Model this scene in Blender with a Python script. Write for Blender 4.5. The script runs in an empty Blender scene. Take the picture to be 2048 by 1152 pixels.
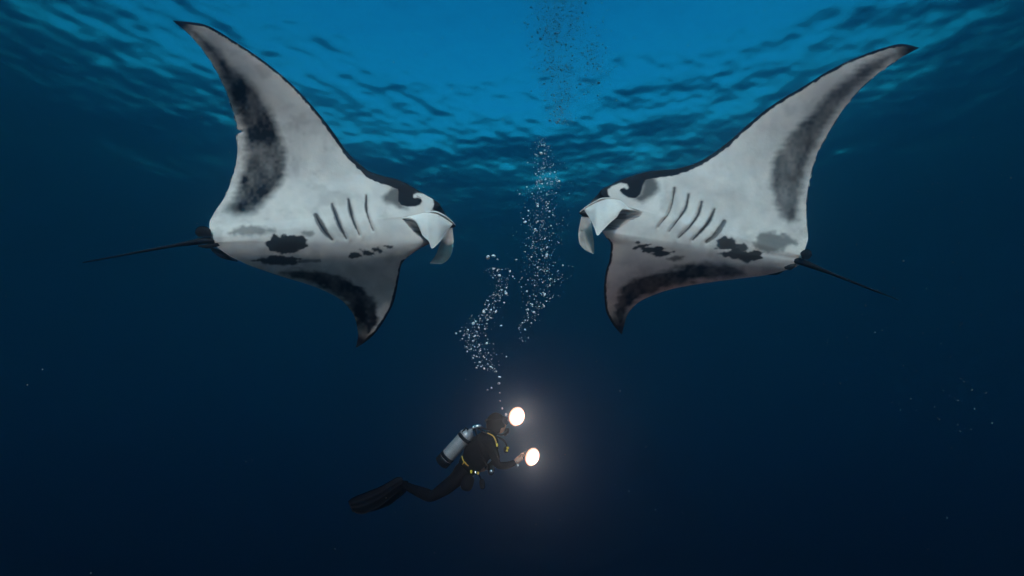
import bpy, math, random
import numpy as np
from mathutils import Vector, Matrix

# ---------------------------------------------------------------- camera, sky, sun, exposure
scene = bpy.context.scene
col = scene.collection
FPX = 1100.0                       # focal length in pixels of the 2048 px wide frame
PITCH = math.radians(26.0)
cam_data = bpy.data.cameras.new('camera')
cam_data.sensor_width = 36.0
cam_data.lens = 36.0 * FPX / 2048.0
cam_data.clip_start = 0.05
cam_data.clip_end = 2000.0
cam = bpy.data.objects.new('camera', cam_data)
cam.rotation_euler = (math.pi / 2 + PITCH, 0, 0)
col.objects.link(cam)
scene.camera = cam

SUN_EL, SUN_AZ = math.radians(16), math.radians(6)      # low sun lamp standing in for the camera strobe, behind and a little left
world = bpy.data.worlds.new('World')
scene.world = world
world.use_nodes = True
wn = world.node_tree
bg = wn.nodes['Background']
sky = wn.nodes.new('ShaderNodeTexSky')
sky.sky_type = 'NISHITA'
sky.sun_disc = False
sky.sun_elevation = SUN_EL
sky.sun_rotation = math.pi + SUN_AZ
sky.ozone_density = 3.0
wn.links.new(sky.outputs[0], bg.inputs[0])
bg.inputs[1].default_value = 0.07
sd = bpy.data.lights.new('strobe_sun', 'SUN')
sd.energy = 2.8
sd.angle = math.radians(0.6)
sd.color = (1.0, 0.86, 0.78)
strobe_sun = bpy.data.objects.new('strobe_sun', sd)
sdir = Vector((math.sin(SUN_AZ) * math.cos(SUN_EL), math.cos(SUN_AZ) * math.cos(SUN_EL), -math.sin(SUN_EL)))
strobe_sun.rotation_euler = sdir.to_track_quat('-Z', 'Y').to_euler()
col.objects.link(strobe_sun)
scene.view_settings.view_transform = 'Standard'
scene.view_settings.look = 'None'
scene.view_settings.exposure = 1.7
scene.view_settings.gamma = 1.0
scene.cycles.volume_bounces = 6
scene.cycles.max_bounces = 10
scene.cycles.transmission_bounces = 6
scene.cycles.use_denoising = True
scene.cycles.caustics_refractive = True

# ---------------------------------------------------------------- helpers
def mat(name):
    m = bpy.data.materials.new(name)
    m.use_nodes = True
    return m, m.node_tree, m.node_tree.nodes['Principled BSDF']

def mesh_obj(name, verts, faces, material=None, parent=None, smooth=True):
    me = bpy.data.meshes.new(name)
    me.from_pydata([tuple(map(float, v)) for v in verts], [], [tuple(map(int, f)) for f in faces])
    if smooth:
        me.polygons.foreach_set('use_smooth', [True] * len(me.polygons))
    if material:
        me.materials.append(material)
    me.update()
    o = bpy.data.objects.new(name, me)
    col.objects.link(o)
    if parent:
        o.parent = parent
        o.matrix_parent_inverse = Matrix.Translation(-parent.location)
    return o

# ---------------------------------------------------------------- water: surface sheet, body of water, seabed
SURF = 22.0
def wave_height(x, y):
    rng = np.random.default_rng(5)
    h = np.zeros_like(x)
    for k in range(70):
        lam = 0.5 * (13.0 / 0.5) ** (k / 69.0)
        a = rng.normal(0.1, 0.8)
        ph = rng.uniform(0, 2 * math.pi)
        amp = 0.0020 * lam ** 0.72
        h += amp * np.sin((math.sin(a) * x + math.cos(a) * y) * 2 * math.pi / lam + ph)
    return h

def build_surface():
    fx = np.arange(0, 32, 0.15)
    fx = np.concatenate([fx, 32 + 34 * np.linspace(0, 1, 60) ** 1.4])
    xs = np.concatenate([-fx[:0:-1], fx])
    ys = np.concatenate([np.linspace(-46, 7.9, 110), np.arange(8, 42, 0.15), 42 + 28 * np.linspace(0, 1, 60) ** 1.4])  # sheet stops behind the camera so the strobe stand-in shines in under it
    X, Y = np.meshgrid(xs, ys)
    Z = SURF + wave_height(X, Y)
    nx, ny = len(xs), len(ys)
    v = np.stack([X.ravel(), Y.ravel(), Z.ravel()], 1)
    # widen the outermost rim so the sheet reaches far away
    v[:, 0] = np.where(np.abs(v[:, 0]) > 65.9, np.sign(v[:, 0]) * 240, v[:, 0])
    v[:, 1] = np.where(v[:, 1] > 69.8, 270, v[:, 1])
    i = np.arange((ny - 1) * (nx - 1))
    r, c = i // (nx - 1), i % (nx - 1)
    a = r * nx + c
    f = np.stack([a, a + 1, a + nx + 1, a + nx], 1)
    me = bpy.data.meshes.new('water')
    me.vertices.add(len(v)); me.vertices.foreach_set('co', v.astype(np.float32).ravel())
    me.loops.add(f.size); me.loops.foreach_set('vertex_index', f.astype(np.int32).ravel())
    me.polygons.add(len(f)); me.polygons.foreach_set('loop_start', np.arange(0, f.size, 4, dtype=np.int32))
    me.update(); me.validate()
    me.polygons.foreach_set('use_smooth', [True] * len(f))
    m, nt, b = mat('sea_surface')
    b.inputs['Base Color'].default_value = (0.0005, 0.70, 0.92, 1)
    b.inputs['Roughness'].default_value = 0.24
    b.inputs['IOR'].default_value = 1.333
    b.inputs['Transmission Weight'].default_value = 1.0
    me.materials.append(m)
    o = bpy.data.objects.new('water', me); col.objects.link(o)
    o['kind'] = 'structure'
build_surface()

def build_haze():
    x0, x1, y0, y1, z0, z1 = -230, 230, -46, 260, -31, SURF - 0.9  # back wall kept near the camera to let that lamp's light through
    v = [(x, y, z) for z in (z0, z1) for y in (y0, y1) for x in (x0, x1)]
    f = [(0, 2, 3, 1), (4, 5, 7, 6), (0, 1, 5, 4), (1, 3, 7, 5), (3, 2, 6, 7), (2, 0, 4, 6)]
    m = bpy.data.materials.new('sea_water'); m.use_nodes = True
    nt = m.node_tree; nt.nodes.clear()
    out = nt.nodes.new('ShaderNodeOutputMaterial')
    pv = nt.nodes.new('ShaderNodeVolumePrincipled')
    pv.inputs['Color'].default_value = (0.15, 0.32, 0.47, 1)
    pv.inputs['Density'].default_value = 0.036
    pv.inputs['Anisotropy'].default_value = 0.9
    nt.links.new(pv.outputs[0], out.inputs['Volume'])
    o = mesh_obj('haze', v, f, m, smooth=False)
    o['kind'] = 'stuff'
build_haze()

def build_seabed():
    m, nt, b = mat('dark_silt')
    n = nt.nodes.new('ShaderNodeTexNoise'); n.inputs['Scale'].default_value = 0.4
    r = nt.nodes.new('ShaderNodeMix'); r.data_type = 'RGBA'
    r.inputs[6].default_value = (0.02, 0.02, 0.018, 1); r.inputs[7].default_value = (0.06, 0.055, 0.05, 1)
    nt.links.new(n.outputs[0], r.inputs[0]); nt.links.new(r.outputs[2], b.inputs['Base Color'])
    xs, ys = np.linspace(-228, 228, 60), np.linspace(-45, 258, 50)
    X, Y = np.meshgrid(xs, ys)
    Z = -29.0 + 0.7 * np.sin(X / 17) * np.cos(Y / 13)
    f = [(r_ * 60 + c, r_ * 60 + c + 1, r_ * 60 + c + 61, r_ * 60 + c + 60) for r_ in range(49) for c in range(59)]
    o = mesh_obj('seabed', np.stack([X.ravel(), Y.ravel(), Z.ravel()], 1), f, m)
    o['kind'] = 'structure'
build_seabed()

# ---------------------------------------------------------------- pixel -> place (distance d along the view axis, in metres)
CP, SP = math.cos(PITCH), math.sin(PITCH)
def P(u, v, d):
    u, v, d = np.broadcast_arrays(np.asarray(u, float), np.asarray(v, float), np.asarray(d, float))
    a, b = (u - 1024.0) / FPX, (576.0 - v) / FPX
    return np.stack([a * d, (CP - b * SP) * d, (b * CP + SP) * d], -1)

def PV(u, v, d):
    return Vector(P(u, v, d).tolist())

def depth_at_range(v, y):
    """view-axis distance of pixel row v on the vertical plane y metres in front of the camera"""
    return y / (CP - (576.0 - v) / FPX * SP)

def vnoise(x, y, seed):
    """smooth value noise, -1..1"""
    rng = np.random.default_rng(seed)
    tab = rng.uniform(-1, 1, (256, 256))
    xi, yi = np.floor(x).astype(int), np.floor(y).astype(int)
    fx, fy = x - xi, y - yi
    fx, fy = fx * fx * (3 - 2 * fx), fy * fy * (3 - 2 * fy)
    g = lambda i, j: tab[(xi + i) % 256, (yi + j) % 256]
    return (g(0, 0) * (1 - fx) + g(1, 0) * fx) * (1 - fy) + (g(0, 1) * (1 - fx) + g(1, 1) * fx) * fy

def sstep(a, b, x):
    t = np.clip((x - a) / (b - a), 0, 1)
    return t * t * (3 - 2 * t)

def pchip(x, y, q):
    x, y, q = np.asarray(x, float), np.asarray(y, float), np.asarray(q, float)
    h = np.diff(x); dl = np.diff(y) / h
    m = np.zeros_like(y); m[0], m[-1] = dl[0], dl[-1]
    for i in range(1, len(y) - 1):
        if dl[i - 1] * dl[i] > 0:
            w1, w2 = 2 * h[i] + h[i - 1], h[i] + 2 * h[i - 1]
            m[i] = (w1 + w2) / (w1 / dl[i - 1] + w2 / dl[i])
    k = np.clip(np.searchsorted(x, q) - 1, 0, len(h) - 1)
    t = (q - x[k]) / h[k]
    return ((1 + 2 * t) * (1 - t) ** 2 * y[k] + t * (1 - t) ** 2 * h[k] * m[k]
            + t * t * (3 - 2 * t) * y[k + 1] + t * t * (t - 1) * h[k] * m[k + 1])

def sdf_poly(U, V, poly):
    """signed distance in pixels, negative inside"""
    d = np.full(U.shape, 1e9); inside = np.zeros(U.shape, bool)
    n = len(poly)
    for i in range(n):
        ax, ay = poly[i]; bx, by = poly[(i + 1) % n]
        ex, ey = bx - ax, by - ay
        px, py = U - ax, V - ay
        k = np.clip((px * ex + py * ey) / (ex * ex + ey * ey + 1e-9), 0, 1)
        d = np.minimum(d, np.hypot(px - ex * k, py - ey * k))
        c = ((ay > V) != (by > V)) & (U < ex * (V - ay) / (ey if abs(ey) > 1e-9 else 1e-9) + ax)
        inside ^= c
    return np.where(inside, -d, d)

def grid_faces(n, m, flip=False, off=0):
    i, j = np.meshgrid(np.arange(n - 1), np.arange(m - 1), indexing='ij')
    a = (i * m + j).ravel() + off
    f = np.stack([a, a + 1, a + m + 1, a + m], 1)
    return f[:, ::-1] if flip else f

def fast_mesh(name, v, f, material, parent=None, attrs=None):
    f = np.asarray(f, np.int32)
    k = f.shape[1]
    me = bpy.data.meshes.new(name)
    me.vertices.add(len(v)); me.vertices.foreach_set('co', np.asarray(v, np.float32).ravel())
    me.loops.add(f.size); me.loops.foreach_set('vertex_index', f.ravel())
    me.polygons.add(len(f)); me.polygons.foreach_set('loop_start', np.arange(0, f.size, k, dtype=np.int32))
    me.update(); me.validate()
    me.polygons.foreach_set('use_smooth', np.ones(len(me.polygons), bool))
    for nm, arr in (attrs or {}).items():
        at = me.attributes.new(nm, 'FLOAT', 'POINT')
        at.data.foreach_set('value', np.asarray(arr, np.float32).ravel())
    me.materials.append(material)
    o = bpy.data.objects.new(name, me); col.objects.link(o)
    if parent:
        o.parent = parent
        o.matrix_parent_inverse = Matrix.Translation(-parent.location)
    return o

def empty(name, loc, label, cat, group=None):
    o = bpy.data.objects.new(name, None)
    o.empty_display_size = 0.1
    o.location = loc; col.objects.link(o)
    o['label'] = label; o['category'] = cat
    if group: o['group'] = group
    return o

def tube(name, pts, radii, material, parent=None, seg=10, cap=True):
    """tapered round tube through world points"""
    pts = np.asarray(pts, float); n = len(pts)
    radii = np.broadcast_to(np.asarray(radii, float), (n,))
    v = []
    up = np.array([0.13, 0.2, 0.97])
    tang = np.gradient(pts, axis=0)
    for i in range(n):
        t = tang[i] / np.linalg.norm(tang[i])
        a = np.cross(t, up)
        if np.linalg.norm(a) < 1e-3: a = np.cross(t, [1, 0, 0])
        a /= np.linalg.norm(a); b = np.cross(t, a); up = np.cross(a, t) if False else up
        for k in range(seg):
            w = 2 * math.pi * k / seg
            v.append(pts[i] + radii[i] * (math.cos(w) * a + math.sin(w) * b))
    f = [(i * seg + k, i * seg + (k + 1) % seg, (i + 1) * seg + (k + 1) % seg, (i + 1) * seg + k)
         for i in range(n - 1) for k in range(seg)]
    if cap:
        f.append(tuple(reversed(range(seg)))); f.append(tuple((n - 1) * seg + k for k in range(seg)))
    return mesh_obj(name, v, f, material, parent)

def smooth_path(pts, n):
    """resample a polyline of tuples through a pchip curve"""
    p = np.asarray(pts, float)
    s = np.concatenate([[0], np.cumsum(np.sqrt((np.diff(p[:, :2], axis=0) ** 2).sum(1)) + 1e-6)])
    q = np.linspace(0, s[-1], n)
    return np.stack([pchip(s, p[:, k], q) for k in range(p.shape[1])], 1)

# ---------------------------------------------------------------- manta skin
def skin_material(name, seed):
    m, nt, b = mat(name)
    L = nt.links.new
    at = nt.nodes.new('ShaderNodeAttribute'); at.attribute_name = 'pigment'
    tc = nt.nodes.new('ShaderNodeTexCoord')
    mp = nt.nodes.new('ShaderNodeMapping'); mp.inputs['Location'].default_value = (seed, seed * 0.7, 0)
    L(tc.outputs['Object'], mp.inputs[0])
    n1 = nt.nodes.new('ShaderNodeTexNoise'); n1.inputs['Scale'].default_value = 5; n1.inputs['Detail'].default_value = 6
    n2 = nt.nodes.new('ShaderNodeTexNoise'); n2.inputs['Scale'].default_value = 130; n2.inputs['Detail'].default_value = 3
    L(mp.outputs[0], n1.inputs[0]); L(mp.outputs[0], n2.inputs[0])
    r1 = nt.nodes.new('ShaderNodeMapRange'); r1.inputs[1].default_value = 0.3; r1.inputs[2].default_value = 0.75
    r1.inputs[3].default_value = 0.0; r1.inputs[4].default_value = 1.0
    L(n1.outputs[0], r1.inputs[0])
    w = nt.nodes.new('ShaderNodeMix'); w.data_type = 'RGBA'
    w.inputs[6].default_value = (0.82, 0.77, 0.70, 1); w.inputs[7].default_value = (0.60, 0.58, 0.55, 1)
    L(r1.outputs[0], w.inputs[0])
    gr = nt.nodes.new('ShaderNodeMix'); gr.data_type = 'RGBA'; gr.blend_type = 'OVERLAY'
    gr.inputs[0].default_value = 0.22
    L(w.outputs[2], gr.inputs[6]); L(n2.outputs[0], gr.inputs[7])
    dk = nt.nodes.new('ShaderNodeMix'); dk.data_type = 'RGBA'
    dk.inputs[7].default_value = (0.009, 0.010, 0.013, 1)
    L(at.outputs['Fac'], dk.inputs[0]); L(gr.outputs[2], dk.inputs[6])
    L(dk.outputs[2], b.inputs['Base Color'])
    b.inputs['Roughness'].default_value = 0.55
    b.inputs['Specular IOR Level'].default_value = 0.07
    bp = nt.nodes.new('ShaderNodeBump'); bp.inputs['Strength'].default_value = 0.25; bp.inputs['Distance'].default_value = 0.006
    n3 = nt.nodes.new('ShaderNodeTexNoise'); n3.inputs['Scale'].default_value = 28; n3.inputs['Detail'].default_value = 5
    L(mp.outputs[0], n3.inputs[0]); L(n3.outputs[0], bp.inputs['Height']); L(bp.outputs[0], b.inputs['Normal'])
    return m

def plain(name, rgb, rough=0.5, metal=0.0, spec=0.5, var=0.25, scale=30.0):
    m, nt, b = mat(name)
    tc = nt.nodes.new('ShaderNodeTexCoord')
    n = nt.nodes.new('ShaderNodeTexNoise'); n.inputs['Scale'].default_value = scale; n.inputs['Detail'].default_value = 5
    nt.links.new(tc.outputs['Object'], n.inputs[0])
    mx = nt.nodes.new('ShaderNodeMix'); mx.data_type = 'RGBA'
    mx.inputs[6].default_value = tuple(c * (1 - var) for c in rgb) + (1,)
    mx.inputs[7].default_value = tuple(min(1, c * (1 + var)) for c in rgb) + (1,)
    nt.links.new(n.outputs[0], mx.inputs[0]); nt.links.new(mx.outputs[2], b.inputs['Base Color'])
    b.inputs['Roughness'].default_value = rough; b.inputs['Metallic'].default_value = metal
    b.inputs['Specular IOR Level'].default_value = spec
    return m

M_BLACK = plain('manta_black_skin', (0.010, 0.011, 0.014), 0.5, spec=0.1)
M_GILL = plain('gill_dark', (0.02, 0.02, 0.025), 0.7, spec=0.1)
M_MOUTH = plain('mouth_lining', (0.035, 0.037, 0.035), 0.7, spec=0.1)
M_EYE = plain('manta_eye', (0.008, 0.008, 0.010), 0.12)

def loft_fin(name, ra, rb, material, parent, thick, bulge, n=40, m=24, pig=None):
    """a curved fin of real thickness between two rails of (u, v, d) points"""
    A, B = smooth_path(ra, n), smooth_path(rb, n)
    q = np.linspace(0, 1, m)[None, :, None]
    G = A[:, None, :] * (1 - q) + B[:, None, :] * q
    G[..., 2] -= bulge * np.sin(math.pi * q[..., 0]) * np.sin(math.pi * np.linspace(0.02, 0.98, n))[:, None]
    F = P(G[..., 0], G[..., 1], G[..., 2])
    edge = np.sin(math.pi * q[..., 0]) ** 0.5 * np.sin(math.pi * np.linspace(0.0, 1.0, n))[:, None] ** 0.5
    H = P(G[..., 0], G[..., 1], G[..., 2] + thick * (0.15 + edge))
    v = np.concatenate([F.reshape(-1, 3), H.reshape(-1, 3)])
    f = [grid_faces(n, m), grid_faces(n, m, True, n * m)]
    rim = [i * m for i in range(n)] + [(n - 1) * m + j for j in range(1, m)] + [i * m + m - 1 for i in range(n - 2, -1, -1)] + list(range(m - 2, 0, -1))
    rim = np.array(rim); r2 = np.roll(rim, -1)
    f.append(np.stack([r2, rim, rim + n * m, r2 + n * m], 1))
    pg = np.zeros((n, m)) if pig is None else pig(G[..., 0], G[..., 1])
    return fast_mesh(name, v, np.concatenate(f), material, parent, {'pigment': np.concatenate([pg.ravel(), pg.ravel()])})

def build_manta(sp):
    st = np.array([[a[0], a[1], b[0], b[1]] for a, b in sp['stations']], float)
    N = len(st)
    step = np.sqrt(np.hypot(*(np.diff(st[:, :2], axis=0).T)) + 0.6 * np.hypot(*(np.diff(st[:, 2:4], axis=0).T))) + 1.0
    par = np.concatenate([[0], np.cumsum(step)]); par /= par[-1]
    ns, nt_ = 460, 250
    q = np.linspace(0, 1, ns)
    C = np.stack([pchip(par, st[:, k], q) for k in range(4)] + [q * 0, q * 0], 1)
    S = np.interp(q, par, np.arange(N))                       # station number of every row
    x = np.linspace(0, 1, nt_)
    t = 0.55 * x + 0.45 * (0.5 - 0.5 * np.cos(math.pi * x))
    T = t[None, :]
    U = C[:, 0:1] * (1 - T) + C[:, 2:3] * T
    V = C[:, 1:2] * (1 - T) + C[:, 3:4] * T
    # ragged trailing edge, a small bite where the animal has one
    wv = 1.3 * vnoise(q * 95, q * 0, 3) + 0.9 * vnoise(q * 210, q * 0, 4)
    U += (wv * sp['ragged'](S))[:, None] * T ** 6
    if 'nick' in sp:
        nu, nv, nr = sp['nick']
        k = np.exp(-((V - nv) / nr) ** 2) * sstep(26, 0, np.abs(U - nu)) * (T > 0.75)
        U += 11 * k * sstep(0.9, 1.0, T * np.ones_like(U))
    body = np.exp(-((S - sp['mid']) / sp['bw']) ** 2)
    wing = 1 - body
    chord = np.hypot(C[:, 0] - C[:, 2], C[:, 1] - C[:, 3])
    # chord fraction measured as if the mouth notch were not cut out
    n0, n1_ = sp['notch']
    ref = np.where((S > n0) & (S < n1_), np.interp(S, [n0, n1_], [np.interp(n0, S, chord), np.interp(n1_, S, chord)]), chord)
    TN = 1 - (1 - T) * (chord / ref)[:, None]
    # distance: integrate the lean of the skin down the middle of the animal, the tail end lies a little further off
    tm = np.clip(1 - 0.5 * ref / chord, 0, 1)
    vm = C[:, 1] * (1 - tm) + C[:, 3] * tm
    tv, tt = zip(*sp['lean'])
    fine = np.linspace(tv[0] - 5, tv[-1] + 5, 900)
    acc = np.cumsum(np.tan(np.radians(pchip(tv, tt, np.clip(fine, tv[0], tv[-1]))))) * (fine[1] - fine[0]) * sp['dist'] / FPX
    C[:, 4] = sp['dist'] + np.interp(vm, fine, acc) - np.interp(sp['zero'], fine, acc)
    kk = np.hanning(41); kk /= kk.sum()
    C[:, 5] = C[:, 4] + np.convolve(np.pad(np.interp(S, np.arange(N), sp['tail_off']), 20, 'edge'), kk, 'valid')
    D = C[:, 4:5] * (1 - TN) + C[:, 5:6] * TN
    prof = np.sqrt(np.clip(T, 0, 1)) * (1 - T) * 2.6 * np.ones_like(U)
    D = D - sp['belly'] * body[:, None] * np.sin(math.pi * np.clip(TN, 0, 1) ** 0.8) - (0.00016 * chord * wing)[:, None] * prof
    D = D + 0.006 * vnoise(U / 55, V / 55, 11)
    # gill folds: a groove with a raised lip on its tail side
    sg = sp['side']
    for g in sp['gills']:
        path = smooth_path([(a, b) for a, b, w in g], 24)
        w = np.mean([c for a, b, c in g])
        dd = np.full(U.shape, 1e9); dx = np.zeros(U.shape)
        for a, b in path:
            r = np.hypot(U - a, V - b)
            dx = np.where(r < dd, (U - a) * sg, dx); dd = np.minimum(dd, r)
        D = D + 0.010 * np.exp(-(dd / 3.0) ** 2) - 0.007 * np.exp(-((dx - 8) / 6) ** 2) * np.exp(-(dd / 13) ** 4)
    F = P(U, V, D)
    du = np.gradient(F, axis=0); dv = np.gradient(F, axis=1)
    nrm = np.cross(du, dv); nrm /= np.linalg.norm(nrm, axis=-1, keepdims=True) + 1e-12
    view = F / np.linalg.norm(F, axis=-1, keepdims=True)
    ndor = nrm[:, 20:-20].mean(1)
    k = np.ones(31) / 31
    ndor = np.stack([np.convolve(np.pad(ndor[:, c], 15, 'edge'), k, 'valid') for c in range(3)], 1)
    ndor *= np.sign((ndor * view.mean(1)).sum(1))[:, None]
    ndor = ndor * 0.6 + np.asarray(sp['back_dir'])[None, :] * 0.4 * body[:, None] + 1e-9
    ndor /= np.linalg.norm(ndor, axis=1, keepdims=True)
    thick = (0.00011 * chord * wing + sp['body_thick'] * body)[:, None] * prof
    # the head plate: the upper jaw reaches further forward than the lower one
    hs = np.array(sp['upper_jaw'], float)
    e = np.interp(S, [hs[0, 0] - 1, hs[0, 0], hs[-1, 0], hs[-1, 0] + 1], [0, 1, 1, 0])
    ju, jv, jd = [np.where(e > 0, np.interp(S, hs[:, 0], hs[:, c]), 0) for c in (1, 2, 3)]
    ju = np.where(e > 0, ju * e + C[:, 0] * (1 - e), C[:, 0]); jv = np.where(e > 0, jv * e + C[:, 1] * (1 - e), C[:, 1])
    jd = np.where(e > 0, jd * e + C[:, 4] * (1 - e), C[:, 4])
    shift = P(ju, jv, jd) - P(C[:, 0], C[:, 1], D[:, 0])
    shift = shift * (e > 0)[:, None]
    Bk = F + shift[:, None, :] * ((1 - T) ** 2)[..., None] + ndor[:, None, :] * thick[..., None]
    # ---- pigment
    nz = lambda s_, a, sd: a * vnoise(U / s_, V / s_, sd)
    pg = np.zeros(U.shape)
    dl = np.hypot(U - C[:, 0:1], V - C[:, 1:2]); dte = np.hypot(U - C[:, 2:3], V - C[:, 3:4])
    wle = np.interp(S, *zip(*sp['le_band'])); wle = wle + 1.4 * (wle > 2.5)
    dl = np.full(U.shape, 1e9); bw = np.zeros(U.shape)        # true distance to the leading edge and the band width there
    for i in range(0, ns, 2):
        r = np.hypot(U - C[i, 0], V - C[i, 1])
        near = r < dl
        dl = np.where(near, r, dl); bw = np.where(near, wle[i], bw)
    rag = nz(6, 1.2, 21) + nz(14, 1.2, 22)
    pg = np.maximum(pg, sstep(1.3, -1.3, dl + rag - bw))
    pg = np.maximum(pg, 0.9 * sstep(1.6, 0.3, dte + nz(5, 0.8, 23)) * sp['te_line'](S)[:, None])
    fr = vnoise(V / 5.0, U / 40.0, 31) + 0.6 * vnoise(V / 11.0, U / 50.0, 32)
    for poly, soft, strength, rough, kind in sp['patches']:
        sd = sdf_poly(U, V, poly)
        r = nz(9, rough, len(poly)) + nz(23, rough, len(poly) + 7) + nz(4, rough * 0.5, len(poly) + 3)
        if kind == 'band': r = r + rough * 1.2 * fr
        mk = strength * sstep(soft, -soft, sd + r)
        if kind == 'band': mk = mk * (1 + 0.16 * vnoise(U / 18, V / 30, 44) + 0.08 * vnoise(U / 6, V / 6, 45))
        if kind == 'erase': pg = pg * (1 - mk)
        else: pg = np.maximum(pg, mk)
    for (a, b), r0, in sp['tips']:
        pg = np.maximum(pg, sstep(r0, r0 * 0.2, np.hypot(U - a, V - b) + nz(10, 5, 51)))
    for g in sp['gills']:
        path = smooth_path(g, 40)
        for a, b, w in path:
            pg = np.maximum(pg, 0.78 * sstep(w + 2.0, w - 0.8, np.hypot(U - a, V - b) + nz(4, 0.8, 61)))
    smudge = vnoise(U / 48, V / 36, 71) + 0.5 * vnoise(U / 19, V / 15, 72) + 0.25 * vnoise(U / 7, V / 6, 73)
    pg = np.maximum(pg, 0.20 * sstep(0.1, 1.0, smudge))
    pg = np.clip(pg, 0, 1)
    root = empty('manta_ray', PV(sp['base'][0], sp['base'][1], sp['base'][2]), sp['label'], 'manta ray')
    skin = skin_material('manta_skin', sp['seed'])
    n1 = ns * nt_
    v = np.concatenate([F.reshape(-1, 3), Bk.reshape(-1, 3)])
    le = np.arange(ns) * nt_
    te = le + nt_ - 1
    fl = sp['flip']
    f = [grid_faces(ns, nt_, fl), grid_faces(ns, nt_, not fl, n1)]
    for eg, rev in ((le, fl), (te, not fl)):
        a, b = eg[:-1], eg[1:]
        s4 = np.stack([a, b, b + n1, a + n1], 1)
        f.append(s4[:, ::-1] if rev else s4)
    pgb = np.ones(U.shape); pgb[:, 0] = np.where(e > 0, 0.97, 1.0)
    fast_mesh('body', v, np.concatenate(f), skin, root, {'pigment': np.concatenate([pg.ravel(), pgb.ravel()])})
    def surf(u, v_):
        i = np.argmin((U - u) ** 2 + (V - v_) ** 2)
        return float(D.ravel()[i])
    # ---- gill slits
    for g in sp['gills'][:sp['n_slits']]:
        path = smooth_path(g, 20)
        vs, fs = [], []
        for i, (a, b, w) in enumerate(path):
            ww = max(0.25, w * 0.42) * math.sin(math.pi * (0.06 + 0.9 * i / 19)) ** 0.6
            d0 = surf(a, b) - 0.012
            vs += [P(a - ww, b - ww * 0.2 * sg, d0 + 0.008), P(a, b, d0), P(a + ww, b + ww * 0.2 * sg, d0 + 0.008)]
            if i:
                o3 = 3 * i
                fs += [(o3 - 3, o3 - 2, o3 + 1, o3), (o3 - 2, o3 - 1, o3 + 2, o3 + 1)]
        mesh_obj('gill_slit', vs, fs, M_GILL, root)
    # ---- eye
    a, b, r = sp['eye']
    de = surf(a, b)
    vs, fs = ball(P(a, b, de + 0.008), (r, r, r), 14, 9)
    mesh_obj('eye', vs, fs, M_EYE, root)
    # ---- cephalic fins
    for ra, rb, th, bl, pigf in sp['fins']:
        loft_fin('cephalic_fin', ra, rb, skin, root, th, bl, pig=pigf)
    rim = smooth_path(sp['lip'], 24)
    rr = 0.0085 * np.sin(math.pi * np.linspace(0.08, 0.95, 24)) ** 0.5
    o = tube('lip_rim', P(rim[:, 0], rim[:, 1], rim[:, 2]), rr, skin, root, 8)
    # ---- tail, dorsal fin, pelvic fins
    tp = smooth_path(sp['tail'], 40)
    tr = np.interp(np.linspace(0, 1, 40), [0, 0.16, 0.35, 1], sp['tail_r'])
    tail = tube('tail', P(tp[:, 0], tp[:, 1], tp[:, 2]), tr, M_BLACK, root, 10)
    for ra, rb, th in sp['small_fins']:
        loft_fin(sp['fin_names'].pop(0), ra, rb, M_BLACK, root, th, th * 0.6, 20, 12)
    return root

def ball(c, r, nu=16, nv=10):
    c = np.asarray(c, float)
    v = [c + np.array([0, 0, r[2]])]
    for j in range(1, nv):
        for i in range(nu):
            a, b = 2 * math.pi * i / nu, math.pi * j / nv
            v.append(c + np.array([r[0] * math.sin(b) * math.cos(a), r[1] * math.sin(b) * math.sin(a), r[2] * math.cos(b)]))
    v.append(c - np.array([0, 0, r[2]]))
    f = [(0, 1 + i, 1 + (i + 1) % nu) for i in range(nu)]
    for j in range(nv - 2):
        for i in range(nu):
            a, b = 1 + j * nu + i, 1 + j * nu + (i + 1) % nu
            f.append((a, a + nu, b + nu, b))
    o = 1 + (nv - 2) * nu; e = len(v) - 1
    f += [(o + (i + 1) % nu, o + i, e) for i in range(nu)]
    return v, f

z3 = lambda pts: [(720 + a / 5.236, 320 + b / 5.236) for a, b in pts]      # left head detail
z4 = lambda pts: [(1140 + a / 5.236, 320 + b / 5.236) for a, b in pts]     # right head detail
def blob(cx, cy, rx, ry, seed, n=48, amp=0.22, tilt=0.0):
    r = random.Random(seed); n = 48
    ph = [(k, r.uniform(0, 6.28), r.uniform(.5, 1) * amp / k ** 0.4) for k in (2, 3, 5, 7, 9)]
    out = []
    for i in range(n):
        w = 2 * math.pi * i / n; k = 1 + sum(a * math.sin(f * w + p) for f, p, a in ph) * .6
        a, b = rx * k * math.cos(w), ry * k * math.sin(w)
        out.append((cx + a * math.cos(tilt) - b * math.sin(tilt), cy + a * math.sin(tilt) + b * math.cos(tilt)))
    return out

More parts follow.
